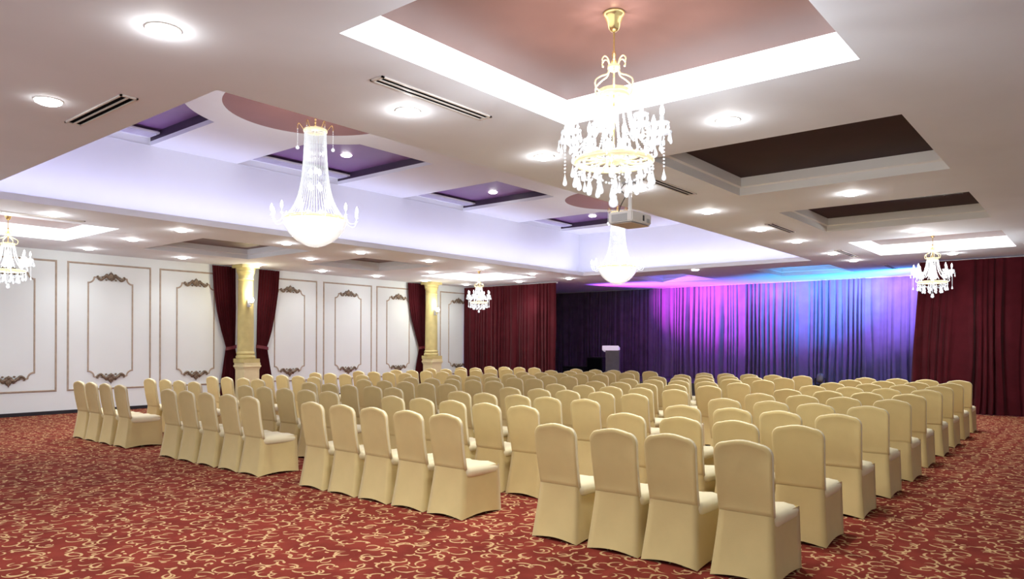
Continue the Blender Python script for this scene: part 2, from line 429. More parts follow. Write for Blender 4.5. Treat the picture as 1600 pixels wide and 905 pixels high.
vent(20.15, 21.3, 4.30, 4.42, 'x', 'small double-slot air vent in the ceiling over the stage', VG)
vent(3.3, 4.9, 13.20, 13.32, 'x', 'long slot air vent beside the lit tray near the panelled wall', VG)
for nm, (xa, xb) in zip(('first', 'second', 'third', 'fourth'), ((3.2, 5.6), (7.3, 9.5), (11.4, 13.35), (15.7, 17.55))):
    bm = bmesh.new(); box(bm, xa-0.05, xb+0.03, UY1-0.42, UY1, UP+0.12, UP+0.15); struct(obj('trim_13', bm, M['recess']))
    vent(xa, xb, UY1-0.40, UY1-0.12, 'x', 'pale linear grille along the %s purple tray counted from the camera' % nm, 'linear grilles in the purple trays', 6, UP+0.118, 'grille')

# ------------------------------------------------------------------ downlights
def make_downlight():
    t = empty('downlight')
    bm = bmesh.new(); lathe(bm, [(0.095, 0.004), (0.110, 0.004), (0.112, -0.003), (0.108, -0.007), (0.098, -0.006), (0.095, 0.004)], 24, cap=False); obj('trim_ring', bm, M['trim_ring'], t, True)
    bm = bmesh.new(); lathe(bm, [(0.10, -0.006), (0.095, -0.020), (0.07, -0.032), (0.03, -0.038), (0.001, -0.040)], 24, cap=False); obj('lens', bm, M['lamp'], t, True)
    return t
ORD = ['first', 'second', 'third', 'fourth', 'fifth', 'sixth', 'seventh', 'eighth', 'ninth', 'tenth']
LAMP_ROWS = [
    ([18.5, 14.4, 10.35, 6.29], 2.65, 'row between farther trays'),
    ([18.6, 16.9, 14.5, 12.6, 10.43, 8.33, 6.28, 4.31, 2.20], 4.70, 'row between recess and brown trays'),
    ([18.5, 16.65, 14.5, 12.52, 10.41, 8.52, 6.36, 4.32], 12.87, 'row just beyond the central recess'),
    ([18.46, 14.5, 10.45, 6.34], 14.8, 'row between panelled-wall trays'),
    ([18.3, 16.35, 14.35, 12.4, 10.42, 8.43, 6.37], 17.0, 'row along panelled wall')]
dl0 = make_downlight(); used = False
for xsr, y, row in LAMP_ROWS:
    for i, x in enumerate(xsr):
        o = copy_tree(dl0) if used else dl0; used = True
        o.location = (x, y, H)
        tag(o, 'round recessed downlight, %s from the stage in %s' % (ORD[i], row), 'downlight', 'recessed downlights')
        light('downlight_bloom', 'POINT', (x, y, H-0.085), 2.0, (1.0, 0.98, 0.95), shadow_soft_size=0.03)  # extra lamp added under the lens to imitate bloom around the fitting
        light('downlight_spot', 'SPOT', (x, y, H-0.05), {17.0: 42, 14.8: 85, 12.87: 100}.get(y, 115), (1.0, 0.985, 0.965), (x, y, 0), spot_size=math.radians(140), spot_blend=0.9, shadow_soft_size=0.07)
o = copy_tree(dl0); o.location = (2.25, 6.84, H); tag(o, 'round recessed downlight beside the crossways air vent', 'downlight', 'recessed downlights')
light('downlight_spot', 'SPOT', (2.25, 6.84, H-0.05), 115, (1.0, 0.985, 0.965), (2.25, 6.84, 0), spot_size=math.radians(140), spot_blend=0.9, shadow_soft_size=0.07)
o = copy_tree(dl0); o.location = (18.35, 8.63, H); tag(o, 'round recessed downlight between the central recess and the lit stage curtain', 'downlight', 'recessed downlights')
for nm, x, y in (('nearest', 8.6, 11.06), ('middle', 12.84, 11.09), ('farthest', 16.92, 10.99)):
    o = copy_tree(dl0); o.location = (x, y, UP_TRAY); tag(o, 'small downlight in the %s of the purple trays inside the central recess' % nm, 'downlight', 'recessed downlights')
    light('downlight_spot', 'SPOT', (x, y, UP_TRAY-0.05), 22, (1.0, 0.96, 0.95), (x, y, 0), spot_size=math.radians(150), spot_blend=0.9, shadow_soft_size=0.06)

# ------------------------------------------------------------------ wall panel mouldings
def strip(bm, pts, w, d, closed=True):
    """a moulding strip of width w, standing d off the wall, along 2-D points (x, z); local y is towards the room (negative)"""
    n = len(pts); P = [Vector((p[0], p[1])) for p in pts]; rows = []
    for i in range(n):
        a = P[i-1] if (closed or i) else P[i]; c = P[(i+1) % n] if (closed or i < n-1) else P[i]
        d1 = (P[i]-a).normalized() if (P[i]-a).length else (c-P[i]).normalized(); d2 = (c-P[i]).normalized() if (c-P[i]).length else d1
        n1, n2 = Vector((-d1.y, d1.x)), Vector((-d2.y, d2.x)); nn = (n1+n2); nn = nn.normalized() if nn.length > 1e-6 else n1
        k = w/2/max(0.5, nn.dot(n1))
        o, q = P[i]+nn*k, P[i]-nn*k; mid1, mid2 = P[i]+nn*k*0.5, P[i]-nn*k*0.5
        rows.append([bm.verts.new((o.x, 0, o.y)), bm.verts.new((mid1.x, -d, mid1.y)), bm.verts.new((mid2.x, -d*0.75, mid2.y)), bm.verts.new((q.x, 0, q.y))])
    for i in range(n if closed else n-1):
        a, b = rows[i], rows[(i+1) % n]
        for k in range(3): bm.faces.new((a[k], b[k], b[k+1], a[k+1]))
def make_panel():
    t = empty('panel_molding')
    bm = bmesh.new(); strip(bm, [(-0.9, 0.52), (0.9, 0.52), (0.9, 3.38), (-0.9, 3.38)], 0.042, 0.022); obj('outer_frame', bm, M['bronze'], t)
    bm = bmesh.new(); s = 0.485; zl, zh = 0.93, 2.95
    def scoop(cx, cz, a0, a1, r=0.125): return [(cx+r*math.cos(a0+(a1-a0)*i/6), cz+r*math.sin(a0+(a1-a0)*i/6)) for i in range(7)]
    e = 0.015
    path = [(-0.22, 0.80), (-0.345, 0.80)] + scoop(-s, 0.805, e, PI/2-e) + [(-s, zl), (-s, zh)] + scoop(-s, 3.075, -PI/2+e, -e) + [(-0.345, 3.08), (-0.22, 3.08)]
    strip(bm, path, 0.036, 0.02, False)
    strip(bm, [(-x, z) for x, z in path], 0.036, 0.02, False)
    obj('inner_frame', bm, M['bronze'], t)
    for nm, zc, sg in (('top_crest', 3.05, 1), ('bottom_crest', 0.83, -1)):
        bm = bmesh.new()
        for k in range(7):   # fan of leaves in the middle
            a = PI/2 + (k-3)*0.42; L = 0.105 - abs(k-3)*0.012
            if sg < 0: L = 0.125 - abs(k-3)*0.022
            ball(bm, (math.cos(a)*L*0.55, -0.02, zc + sg*math.sin(a)*L*0.6), 1, 1, (0.022 + abs(math.cos(a))*L*0.42, 0.02, 0.022 + abs(math.sin(a))*L*0.42))
        ball(bm, (0, -0.03, zc), 0.034, 1, (1.1, 0.8, 1))
        for sx in (-1, 1):
            pts = bez([(sx*0.04, -0.015, zc+sg*0.03), (sx*0.12, -0.022, zc+sg*0.045), (sx*0.20, -0.02, zc-sg*0.015), (sx*0.27, -0.018, zc+sg*0.005), (sx*0.285, -0.018, zc+sg*0.035), (sx*0.255, -0.018, zc+sg*0.04)], 6)
            tube(bm, pts, [0.028-0.017*i/(len(pts)-1) for i in range(len(pts))], 6)
            for q, (bx, bz, br) in enumerate(((0.09, 0.07, 0.03), (0.14, 0.02, 0.028), (0.18, 0.03, 0.022), (0.10, -0.015, 0.022), (0.22, -0.02, 0.02))):
                ball(bm, (sx*bx, -0.018, zc+sg*bz), br, 1, (1.25, 0.6, 0.7))
        for v in bm.verts: v.co.x *= 1.06; v.co.z = zc+(v.co.z-zc)*1.42
        obj(nm, bm, M['bronze_dark'], t, True)
    return t
pan0 = make_panel()
PANELS = [(3.13, 'white wall panel with bronze frames, behind the chandelier at picture edge'), (5.17, 'white wall panel with bronze frames and carved crests, partly behind the cut-off chandelier'),
          (7.21, 'white wall panel with bronze frames and carved crests, behind the rearmost chairs'), (9.25, 'white wall panel with bronze frames, partly under the first tied drape'),
          (12.0, 'white wall panel with bronze frames, just past the first column'), (14.05, 'white wall panel with bronze frames, midway between the two columns'),
          (16.07, 'white wall panel with bronze frames, partly under the drape of the second column'), (18.91, 'white wall panel with bronze frames, between second column and stage drape')]
for i, (x, lb) in enumerate(PANELS):
    o = pan0 if i == 0 else copy_tree(pan0); o.location = (x, Y1, 0)
    tag(o, lb, 'wall panel', 'framed panels on the white wall')

# ------------------------------------------------------------------ columns, sconces, tied drapes
def make_column():
    t = empty('column')
    bm = bmesh.new(); lathe(bm, [(0.205, 1.36), (0.205, 1.6), (0.20, 2.3), (0.19, 3.0), (0.185, 3.24)], 40, cap=False); obj('shaft', bm, M['column'], t, True)
    bm = bmesh.new(); lathe(bm, [(0.185, 3.20), (0.20, 3.215), (0.20, 3.24), (0.188, 3.255), (0.19, 3.33), (0.215, 3.40), (0.228, 3.43), (0.222, 3.45), (0.24, 3.50), (0.242, 3.53)], 40)
    box(bm, -0.25, 0.25, -0.25, 0.25, 3.53, H, bev=0.006); obj('capital', bm, M['column'], t)
    bm = bmesh.new(); lathe(bm, [(0.226, 1.17), (0.24, 1.19), (0.244, 1.22), (0.236, 1.25), (0.216, 1.265), (0.216, 1.28), (0.228, 1.295), (0.228, 1.325), (0.215, 1.345), (0.205, 1.37)], 40)
    box(bm, -0.21, 0.27, -0.24, 0.24, 1.07, 1.175, bev=0.006); obj('base', bm, M['column'], t)
    bm = bmesh.new()
    for hw, z0, z1, bv in ((0.215, 0.0, 0.92, 0), (0.23, 0.90, 0.94, 0.008), (0.258, 0.94, 1.02, 0.02), (0.24, 1.02, 1.075, 0.01), (0.24, 0, 0.16, 0.01)):
        box(bm, 0.05-hw, 0.05+hw, -hw, hw, z0, z1, bev=bv)
    obj('pedestal', bm, M['column_base'], t)
    return t
col0 = make_column(); CY_ = 17.40
def make_sconce():
    t = empty('wall_sconce')
    bm = bmesh.new(); box(bm, -0.04, 0.04, -0.02, 0.02, -0.11, 0.09, bev=0.008); obj('backplate', bm, M['steel'], t)
    bm = bmesh.new(); tube(bm, bez([(0, -0.015, -0.05), (0, -0.06, -0.09), (0, -0.11, -0.07), (0, -0.12, -0.02)], 5), 0.010, 6); lathe(bm, [(0.012, -0.03), (0.045, -0.015), (0.05, 0.0)], 14, 0, -0.12); obj('bracket', bm, M['steel'], t, True)
    bm = bmesh.new(); lathe(bm, [(0.03, 0.0), (0.055, 0.03), (0.062, 0.08), (0.05, 0.12), (0.03, 0.14)], 16, 0, -0.12); obj('lamp_shade', bm, M['sconce'], t, True)
    return t
sc0 = make_sconce()
for i, (x, nm) in enumerate(((10.31, 'first'), (17.04, 'second'))):
    o = col0 if i == 0 else copy_tree(col0); o.location = (x, CY_, 0)
    tag(o, ('gold column with sconce on a cream pedestal, between two tied drapes', 'gold column on a cream pedestal with one tied drape, nearer the stage')[i], 'column', 'gold columns along the white wall', 'thing')
    s = sc0 if i == 0 else copy_tree(sc0)
    s.location = (x-0.05, CY_-0.22, 2.62); s.rotation_euler = (0, 0, math.radians(5))
    tag(s, ('grey bracket wall light glowing on the column between two drapes', 'grey bracket wall light glowing on the column nearer the stage')[i], 'wall light', 'wall lights on the columns')
    light('sconce_light', 'POINT', (x-0.05, CY_-0.36, 2.86), 11, (1, 0.86, 0.55), shadow_soft_size=0.05)

DY = 17.89
def tied_drape(x_off, tabL, tabR, label, nf, ph):
    t = empty('tied_drape', (x_off, DY, 0)); tabL = [(z, v*DY/17.62) for z, v in tabL]; tabR = [(z, v*DY/17.62) for z, v in tabR]; tag(t, label, 'curtain', 'dark red drapes tied back beside the columns')
    bm = bmesh.new(); rows = []; N = nf*10
    zs = [3.585-0.045*i for i in range(80)] + [0.01]
    for z in zs:
        L, R = lerp_tab(tabL, z)-x_off, lerp_tab(tabR, z)-x_off
        near = math.exp(-((z-1.46)/0.10)**2)
        A = 0.020*(1-0.6*near) * (0.75 if z > 3.5 else 1); w = R-L
        row = []
        for i in range(N+1):
            u = i/N
            y = -0.015-0.055*math.sin(PI*u)*(0.6+0.4*near) - A*math.sin(2*PI*nf*u + ph + 0.4*math.sin(3*u+ph)) - 0.012*math.sin(2*PI*u*2+ph)*(1-near)
            row.append(bm.verts.new((L+w*u, y, z)))
        rows.append(row)
    for a, b in zip(rows, rows[1:]):
        for i in range(N): bm.faces.new((a[i], a[i+1], b[i+1], b[i]))
    obj('drape_cloth', bm, M['velvet'], t, True)
    L, R = lerp_tab(tabL, 1.46)-x_off, lerp_tab(tabR, 1.46)-x_off
    bm = bmesh.new(); rows = []
    for i in range(25):
        a = 2*PI*i/24; cx, rx = (L+R)/2, (R-L)/2+0.015
        rows.append([bm.verts.new((cx+rx*math.cos(a), -0.055+0.075*math.sin(a), 1.46+dz+0.03*math.cos(a)*(1 if nf % 2 else -1))) for dz in (-0.042, 0.042)])
    for a, b in zip(rows, rows[1:]): bm.faces.new((a[0], b[0], b[1], a[1]))
    obj('tieback', bm, M['tie'], t, True)
    return t
tied_drape(9.8, [(3.6, 9.49), (3.0, 9.53), (2.4, 9.62), (1.9, 9.74), (1.47, 9.87), (1.3, 9.84), (0.7, 9.75), (0, 9.68)], [(3.6, 10.13), (2.5, 10.15), (1.47, 10.13), (1.2, 10.18), (0.7, 10.25), (0, 10.3)], 'dark red drape tied back, on the camera side of the first column', 9, 0.3)
tied_drape(11.1, [(3.6, 10.80), (2.5, 10.74), (1.47, 10.73), (1.2, 10.73), (0.7, 10.76), (0, 10.78)], [(3.6, 11.43), (3.0, 11.39), (2.4, 11.30), (1.9, 11.19), (1.47, 11.06), (1.3, 11.08), (0.7, 11.19), (0, 11.28)], 'dark red drape tied back, on the stage side of the first column', 8, 1.1)
tied_drape(16.5, [(3.6, 16.16), (3.0, 16.20), (2.4, 16.32), (1.9, 16.50), (1.42, 16.68), (1.2, 16.62), (0.7, 16.51), (0, 16.45)], [(3.6, 16.93), (2.5, 16.95), (1.42, 16.93), (1.2, 16.96), (0.7, 17.04), (0, 17.1)], 'dark red drape tied back beside the second column, nearer the stage', 9, 2.2)

# ------------------------------------------------------------------ stage and drapes
bm = bmesh.new(); box(bm, 20.7, X1-0.02, 1.2, Y1-0.02, 0, 0.4, bev=0.01)
t = obj('stage', bm, M['stage']); tag(t, 'low dark stage platform in front of the lit curtain', 'stage', kind='thing')

def drape(name, x, ya, yb, z0, z1, mat, label, nf, seed, amp=0.05, lean_a=0.0, lean_b=0.0):
    rnd = random.Random(seed)
    t = empty(name, (x, (ya+yb)/2, z0)); tag(t, label, 'curtain', 'floor length stage drapes'); yc = (ya+yb)/2
    N = int(nf*9); w = yb-ya
    # irregular fold phase
    ph = [0.0]; am = []
    for i in range(N):
        ph.append(ph[-1] + 2*PI*nf/N*(0.55+0.9*math.sin(i*0.061+seed)**2 + 0.35*math.sin(i*0.173+seed*2)))
    wig = [(rnd.uniform(0.2, 0.9), rnd.uniform(1.5, 4), rnd.uniform(0, 6.3)) for _ in range(3)]
    bm = bmesh.new(); rows = []; NZ = 26
    for k in range(NZ+1):
        v = k/NZ; z = z1 + (z0-z1)*v
        row = []
        for i in range(N+1):
            u = i/N
            A = amp*(0.45 + 0.75*min(1, v*2.2)) * (0.68+0.55*math.sin(u*47+seed)*math.sin(u*19+1))
            p = ph[i] + sum(a*math.sin(f*v*1.6 + g + u*23)*v*0.9 for a, f, g in wig)
            s = 2*abs(math.sin(p/2))**0.62 - 1
            dx = -A*(s*1.15 + 0.30*math.sin(1.7*p+seed)) - 0.4*amp*math.sin(u*w*1.9+seed)*v
            dy = 0.012*math.cos(p)*(1+v) + lean_a*v*(1-u)**6 + lean_b*v*u**6
            row.append(bm.verts.new((dx, ya+w*u+dy-yc, z-z0)))
        rows.append(row)
    for a, b in zip(rows, rows[1:]):
        for i in range(N): bm.faces.new((a[i], a[i+1], b[i+1], b[i]))
    obj('drape_cloth', bm, mat, t, True)
    bm = bmesh.new(); box(bm, 0.06, 0.10, ya-yc, yb-yc, z1-z0-0.03, z1-z0+0.02); obj('curtain_track', bm, M['white'], t)
    return t
drape('stage_drape', 19.15, 13.83, 17.87, 0.01, 3.57, M['velvet'], 'dark red floor-length stage drape meeting the white panelled wall', 26, 3, 0.055)
drape('stage_drape', 19.75, -2.15, 3.50, 0.01, 3.57, M['velvet'], 'dark red floor-length stage drape behind the chandelier, far from the panelled wall', 30, 5, 0.065, lean_b=0.22)
drape('backdrop_curtain', 23.75, 12.9, 17.9, 0.41, 3.59, M['backdrop_unlit'], 'unlit dark backdrop curtain behind the lectern', 34, 11, 0.045)
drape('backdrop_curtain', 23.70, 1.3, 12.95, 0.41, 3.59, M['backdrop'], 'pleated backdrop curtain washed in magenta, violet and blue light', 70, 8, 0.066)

# lectern
t = empty('lectern', (21.6, 13.22, 0.4), math.radians(24)); tag(t, 'dark grey lectern with a white top on the stage before the dark curtain', 'lectern')
bm = bmesh.new(); box(bm, -0.15, 0.15, -0.27, 0.20, 0.05, 0.98, bev=0.01); obj('body', bm, M['lectern'], t)
bm = bmesh.new(); box(bm, -0.20, 0.22, -0.25, 0.31, 0, 0.16, bev=0.01)
for v in bm.verts: v.co.z += 0.97 - (v.co.x+0.2)*0.15
obj('reading_top', bm, M['lectern_top'], t)
bm = bmesh.new(); box(bm, -0.19, 0.19, -0.30, 0.23, 0, 0.06, bev=0.008); obj('plinth', bm, M['lectern'], t)
# equipment beside it
t = empty('stage_speaker', (22.2, 14.15, 0.4)); tag(t, 'black box speaker standing on the stage beside the lectern', 'speaker')
bm = bmesh.new(); box(bm, -0.25, 0.25, -0.34, 0.34, 0.0, 0.72, bev=0.02); obj('cabinet', bm, M['equip'], t)
bm = bmesh.new(); box(bm, -0.265, -0.245, -0.30, 0.30, 0.04, 0.68, bev=0.008); obj('grille', bm, M['vent_dark'], t)
t = empty('flight_case', (22.1, 14.98, 0.4)); tag(t, 'low black equipment case on the stage floor by the dark drape', 'equipment case')
bm = bmesh.new(); box(bm, -0.3, 0.3, -0.45, 0.45, 0.0, 0.30, bev=0.015); obj('body', bm, M['equip'], t)
bm = bmesh.new(); box(bm, -0.31, 0.31, -0.46, 0.46, 0.30, 0.37, bev=0.015); obj('lid', bm, M['equip'], t)
# moving head floor lights
def stage_light(x, y, aim, label, z=0.0):
    t = empty('stage_light', (x, y, z)); tag(t, label, 'stage light', 'floor stage lights below the backdrop')
    bm = bmesh.new(); box(bm, -0.13, 0.13, -0.13, 0.13, 0, 0.09, bev=0.015); obj('base', bm, M['equip'], t)
    bm = bmesh.new(); tube(bm, bez([(0, -0.13, 0.09), (0, -0.14, 0.20), (0, -0.12, 0.27)], 4), 0.022, 8); tube(bm, bez([(0, 0.13, 0.09), (0, 0.14, 0.20), (0, 0.12, 0.27)], 4), 0.022, 8); box(bm, -0.05, 0.05, -0.14, 0.14, 0.085, 0.11, bev=0.008); obj('yoke', bm, M['equip'], t)
    d = (Vector(aim)-Vector((x, y, z+0.25))).normalized(); q = d.to_track_quat('Z', 'Y').to_matrix().to_4x4()
    bm = bmesh.new(); lathe(bm, [(0.05, -0.13), (0.085, -0.10), (0.10, 0.0), (0.095, 0.12), (0.088, 0.13)], 20); bm.transform(Matrix.Translation((0, 0, 0.25)) @ q); hd = obj('lamp_head', bm, M['lectern'], t, True)
    bm = bmesh.new(); lathe(bm, [(0.075, 0.132), (0.001, 0.14)], 20); bm.transform(Matrix.Translation((0, 0, 0.25)) @ q); obj('lens', bm, M['lens'], hd, True)
    return d
stage_light(20.9, 6.13, (23.7, 6.6, 3.9), 'black moving-head floor stage light showing above the chairs before the backdrop', 0.4)
# colour wash: unseen side spots added behind the drapes, and unseen blue ceiling uplights
LB, RB = (20.0, 15.0, 2.85), (20.4, 2.3, 2.85)
for pos, aim, c, p, cone in ((LB, (23.7, 10.7, 3.25), (1.0, 0.07, 0.92), 3000, 42), (LB, (23.7, 8.6, 3.25), (0.55, 0.12, 1.0), 3400, 38),
                             (RB, (23.7, 7.3, 3.25), (0.02, 0.36, 1.0), 4200, 40), (RB, (23.7, 5.2, 3.2), (0.34, 0.20, 1.0), 2400, 58), (LB, (23.7, 9.6, 3.0), (0.35, 0.10, 1.0), 1300, 56)):
    light('unseen_stage_wash', 'SPOT', pos, p, c, aim, spot_size=math.radians(cone), spot_blend=1.0, shadow_soft_size=0.0)
for pos, aim, c, p, cone in (((21.3, 7.2, 0.6), (22.7, 6.9, 3.7), (0.03, 0.40, 1.0), 420, 100), ((21.3, 10.6, 0.6), (22.6, 10.6, 3.7), (0.12, 0.16, 1.0), 300, 96), ((21.3, 4.2, 0.6), (22.8, 4.4, 3.7), (0.05, 0.34, 1.0), 260, 90)):
    light('unseen_uplight', 'SPOT', pos, p, c, aim, spot_size=math.radians(cone), spot_blend=1.0, shadow_soft_size=0.0)  # no fixtures stand at these added spots

for y, c, p in ((11.5, (0.8, 0.06, 1.0), 10), (10.8, (1.0, 0.10, 0.95), 30), (10.1, (0.95, 0.10, 1.0), 30), (9.4, (0.40, 0.08, 1.0), 24), (8.6, (0.72, 0.34, 1.0), 28), (7.9, (0.58, 0.42, 1.0), 28), (7.25, (0.08, 0.45, 1.0), 32), (6.6, (0.10, 0.25, 1.0), 26), (5.9, (0.34, 0.30, 1.0), 26), (5.2, (0.66, 0.38, 1.0), 30), (4.5, (0.66, 0.36, 1.0), 30), (3.9, (0.50, 0.28, 1.0), 24), (3.2, (0.45, 0.28, 1.0), 20)):
    light('unseen_curtain_wash', 'SPOT', (23.0, y, 3.5), p, c, (23.7, y, 2.95), spot_size=math.radians(125), spot_blend=0.8, shadow_soft_size=0.0)  # unseen spots without fixtures, added to brighten the top of the curtain

# ------------------------------------------------------------------ projector
t = empty('ceiling_projector', (7.98, 4.63, H)); tag(t, 'white projector hanging from the ceiling on a short pole', 'projector')
t.rotation_euler = (0, 0, math.radians(0))
bm = bmesh.new(); box(bm, -0.24, 0.24, -0.17, 0.17, -0.52, -0.39, bev=0.014); body = obj('body', bm, M['projector'], t)
bm = bmesh.new(); box(bm, -0.225, 0.225, -0.155, 0.155, -0.537, -0.529, bev=0.003); obj('underside', bm, M['projector_under'], body)
bm = bmesh.new(); box(bm, -0.245, -0.238, -0.10, 0.12, -0.51, -0.42, bev=0.002); obj('air_grille', bm, M['projector_grey'], body)
bm = bmesh.new(); box(bm, 0.02, 0.05, -0.176, -0.168, -0.49, -0.42); obj('cable_cover', bm, M['lens'], body)
bm = bmesh.new(); box(bm, 0.12, 0.19, -0.173, -0.168, -0.50, -0.45); obj('socket_panel', bm, M['projector_grey'], body)
bm = bmesh.new(); lathe(bm, [(0.05, 0), (0.05, 0.05), (0.042, 0.06)], 20); bm.transform(Matrix.Translation((0.24, 0.06, -0.465)) @ Matrix.Rotation(PI/2, 4, 'Y')); obj('lens', bm, M['lens'], body, True)
bm = bmesh.new(); tube(bm, [(0, 0, -0.41), (0, 0, -0.02)], 0.022, 12); box(bm, -0.08, 0.08, -0.06, 0.06, -0.415, -0.395, bev=0.004); obj('pole', bm, M['projector'], t, True)
bm = bmesh.new(); box(bm, -0.09, 0.09, -0.07, 0.07, -0.022, 0, bev=0.004); obj('mount_plate', bm, M['projector_grey'], t)
bm = bmesh.new(); tube(bm, bez([(-0.05, 0.04, -0.01), (-0.12, 0.06, -0.10), (-0.03, 0.05, -0.16), (-0.08, 0.08, -0.28), (-0.13, 0.10, -0.41)], 6), 0.006, 6); obj('cable', bm, M['cable'], t, True)

# ------------------------------------------------------------------ chandeliers
def teardrop(bm, x, y, z, L, r, n=8):
    lathe(bm, [(0.001, z), (r*0.25, z-L*0.18), (r*0.55, z-L*0.45), (r, z-L*0.75), (r*0.8, z-L*0.92), (0.001, z-L)], n, x, y, cap=False)
def beads(bm, pts, r, step=1):
    for p in pts[::step]: ball(bm, p, r, 1)
def pol(a, r, z): return (r*math.cos(a), r*math.sin(a), z)

def make_chandelier():
    t = empty('crystal_chandelier')
    bm = bmesh.new(); lathe(bm, [(0.001, 0), (0.072, 0), (0.075, -0.012), (0.066, -0.022), (0.058, -0.045), (0.046, -0.075), (0.036, -0.11), (0.02, -0.128), (0.001, -0.132)], 24, cap=False); obj('canopy', bm, M['gold'], t, True)
    bm = bmesh.new(); tube(bm, [(0, 0, -0.12), (0, 0, -1.02)], 0.006, 8); lathe(bm, [(0.001, -0.26), (0.012, -0.265), (0.016, -0.29), (0.01, -0.31), (0.02, -0.335), (0.012, -0.36), (0.001, -0.365)], 12, cap=False); obj('stem', bm, M['gold'], t, True)
    cr_ = None
    bm = bmesh.new(); lathe(bm, [(0.035, -0.355), (0.042, -0.36), (0.042, -0.385), (0.03, -0.395)], 16)
    cr_ = obj('crown_collar', bm, M['gold_lit'], t, True)
    for k in range(6):
        a = 2*PI*k/6 + 0.26
        bm = bmesh.new()
        tube(bm, bez([pol(a, 0.035, -0.375), pol(a, 0.05, -0.42), pol(a, 0.10, -0.445), pol(a, 0.142, -0.48), pol(a, 0.135, -0.53), pol(a, 0.10, -0.545)], 6), 0.0055, 6)
        tube(bm, bez([pol(a, 0.03, -0.365), pol(a, 0.045, -0.32), pol(a, 0.07, -0.305), pol(a, 0.09, -0.325), pol(a, 0.085, -0.345)], 5), [0.005]*20+[0.003], 6)
        ball(bm, pol(a, 0.085, -0.347), 0.009)
        obj('crown_scroll', bm, M['gold_lit'], t, True)
    bm = bmesh.new(); lathe(bm, [(0.100, -0.525), (0.108, -0.53), (0.104, -0.555), (0.106, -0.58), (0.097, -0.585), (0.095, -0.53), (0.100, -0.525)], 32, cap=False); obj('crown_ring', bm, M['gold_lit'], t, True)
    for k in range(16):
        a = 2*PI*k/16
        bm = bmesh.new(); pts = bez([pol(a, 0.100, -0.58), pol(a, 0.112, -0.66), pol(a, 0.135, -0.76), pol(a, 0.185, -0.86), pol(a, 0.25, -0.93)], 6)
        for p in pts: ball(bm, p, 0.0085, 1)
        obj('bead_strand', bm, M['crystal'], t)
    bm = bmesh.new()
    lathe(bm, [(0.255, -0.99), (0.27, -1.0), (0.275, -1.015), (0.262, -1.03), (0.245, -1.03), (0.245, -1.0), (0.255, -0.99)], 40, cap=False)
    for k in range(12):
        a = 2*PI*k/12; tube(bm, bez([pol(a, 0.03, -1.0), pol(a+0.2, 0.14, -1.015), pol(a, 0.255, -1.01)], 5), 0.007, 6)
    lathe(bm, [(0.001, -0.985), (0.05, -0.99), (0.055, -1.01), (0.04, -1.03), (0.001, -1.035)], 16, cap=False)
    obj('gold_ring', bm, M['gold_lit'], t, True)
    for k in range(8):
        a = 2*PI*k/8 + 0.02
        bm = bmesh.new()
        pts = bez([pol(a, 0.25, -1.01), pol(a, 0.29, -0.99), pol(a, 0.275, -0.93), pol(a, 0.30, -0.885), pol(a, 0.325, -0.86)], 6)
        tube(bm, pts, 0.009, 6)
        arm = obj('candle_arm', bm, M['crystal'], t, True)
        bm = bmesh.new(); cx, cy = pol(a, 0.325, 0)[:2]
        lathe(bm, [(0.012, -0.862), (0.064, -0.850), (0.068, -0.842), (0.024, -0.838), (0.018, -0.80), (0.046, -0.79), (0.050, -0.778), (0.015, -0.772), (0.015, -0.735)], 14, cx, cy)
        for q in range(6):
            b = 2*PI*q/6; teardrop(bm, cx+0.062*math.cos(b), cy+0.062*math.sin(b), -0.845, 0.075, 0.012, 6); teardrop(bm, cx+0.046*math.cos(b+.4), cy+0.046*math.sin(b+.4), -0.78, 0.05, 0.009, 6)
        obj('candle_cup', bm, M['crystal'], arm, True)
        bm = bmesh.new(); lathe(bm, [(0.006, -0.737), (0.016, -0.715), (0.015, -0.69), (0.007, -0.665), (0.001, -0.65)], 10, cx, cy); obj('bulb', bm, M['bulb'], arm, True)
        bm = bmesh.new()
        for q in range(9): ball(bm, pol(a+0.10, 0.335, -0.87-0.024*q), 0.0085, 1)
        x, y, _ = pol(a+0.10, 0.335, 0); teardrop(bm, x, y, -1.075, 0.085, 0.017)
        obj('drop_strand', bm, M['crystal'], t, True)
    for ring, (r, z, n, L) in enumerate(((0.262, -1.04, 16, 0.10), (0.17, -1.09, 10, 0.10))):
        for k in range(n):
            a = 2*PI*(k+0.5)/n; x, y, _ = pol(a, r, 0)
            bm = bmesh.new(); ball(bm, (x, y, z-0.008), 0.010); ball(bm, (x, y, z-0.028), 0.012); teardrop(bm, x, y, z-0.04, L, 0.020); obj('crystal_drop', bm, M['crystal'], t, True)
    for k in range(8):
        a0, a1 = 2*PI*k/8, 2*PI*(k+1)/8; bm = bmesh.new()
        for i in range(9):
            u = i/8; a = a0+(a1-a0)*u; ball(bm, pol(a, 0.26-0.05*math.sin(PI*u), -1.04-0.07*math.sin(PI*u)), 0.009)
        obj('bead_swag', bm, M['crystal'], t)
    bm = bmesh.new()
    for q in range(8): ball(bm, (0, 0, -1.05-0.022*q), 0.010)
    ball(bm, (0, 0, -1.255), 0.026, 2); ball(bm, (0, 0, -1.29), 0.034, 2); obj('bottom_ball', bm, M['crystal'], t, True)
    for k in range(3):
        a = 2*PI*k/3+0.5; x, y, _ = pol(a, 0.05, 0); bm = bmesh.new(); lathe(bm, [(0.012, -0.95), (0.022, -0.92), (0.02, -0.885), (0.001, -0.86)], 10, x, y); obj('inner_bulb', bm, M['bulb'], t, True)
    bm = bmesh.new(); lathe(bm, [(0.012, -0.74), (0.024, -0.70), (0.02, -0.66), (0.001, -0.63)], 10); obj('inner_bulb', bm, M['bulb'], t, True)
    return t
ch0 = make_chandelier()
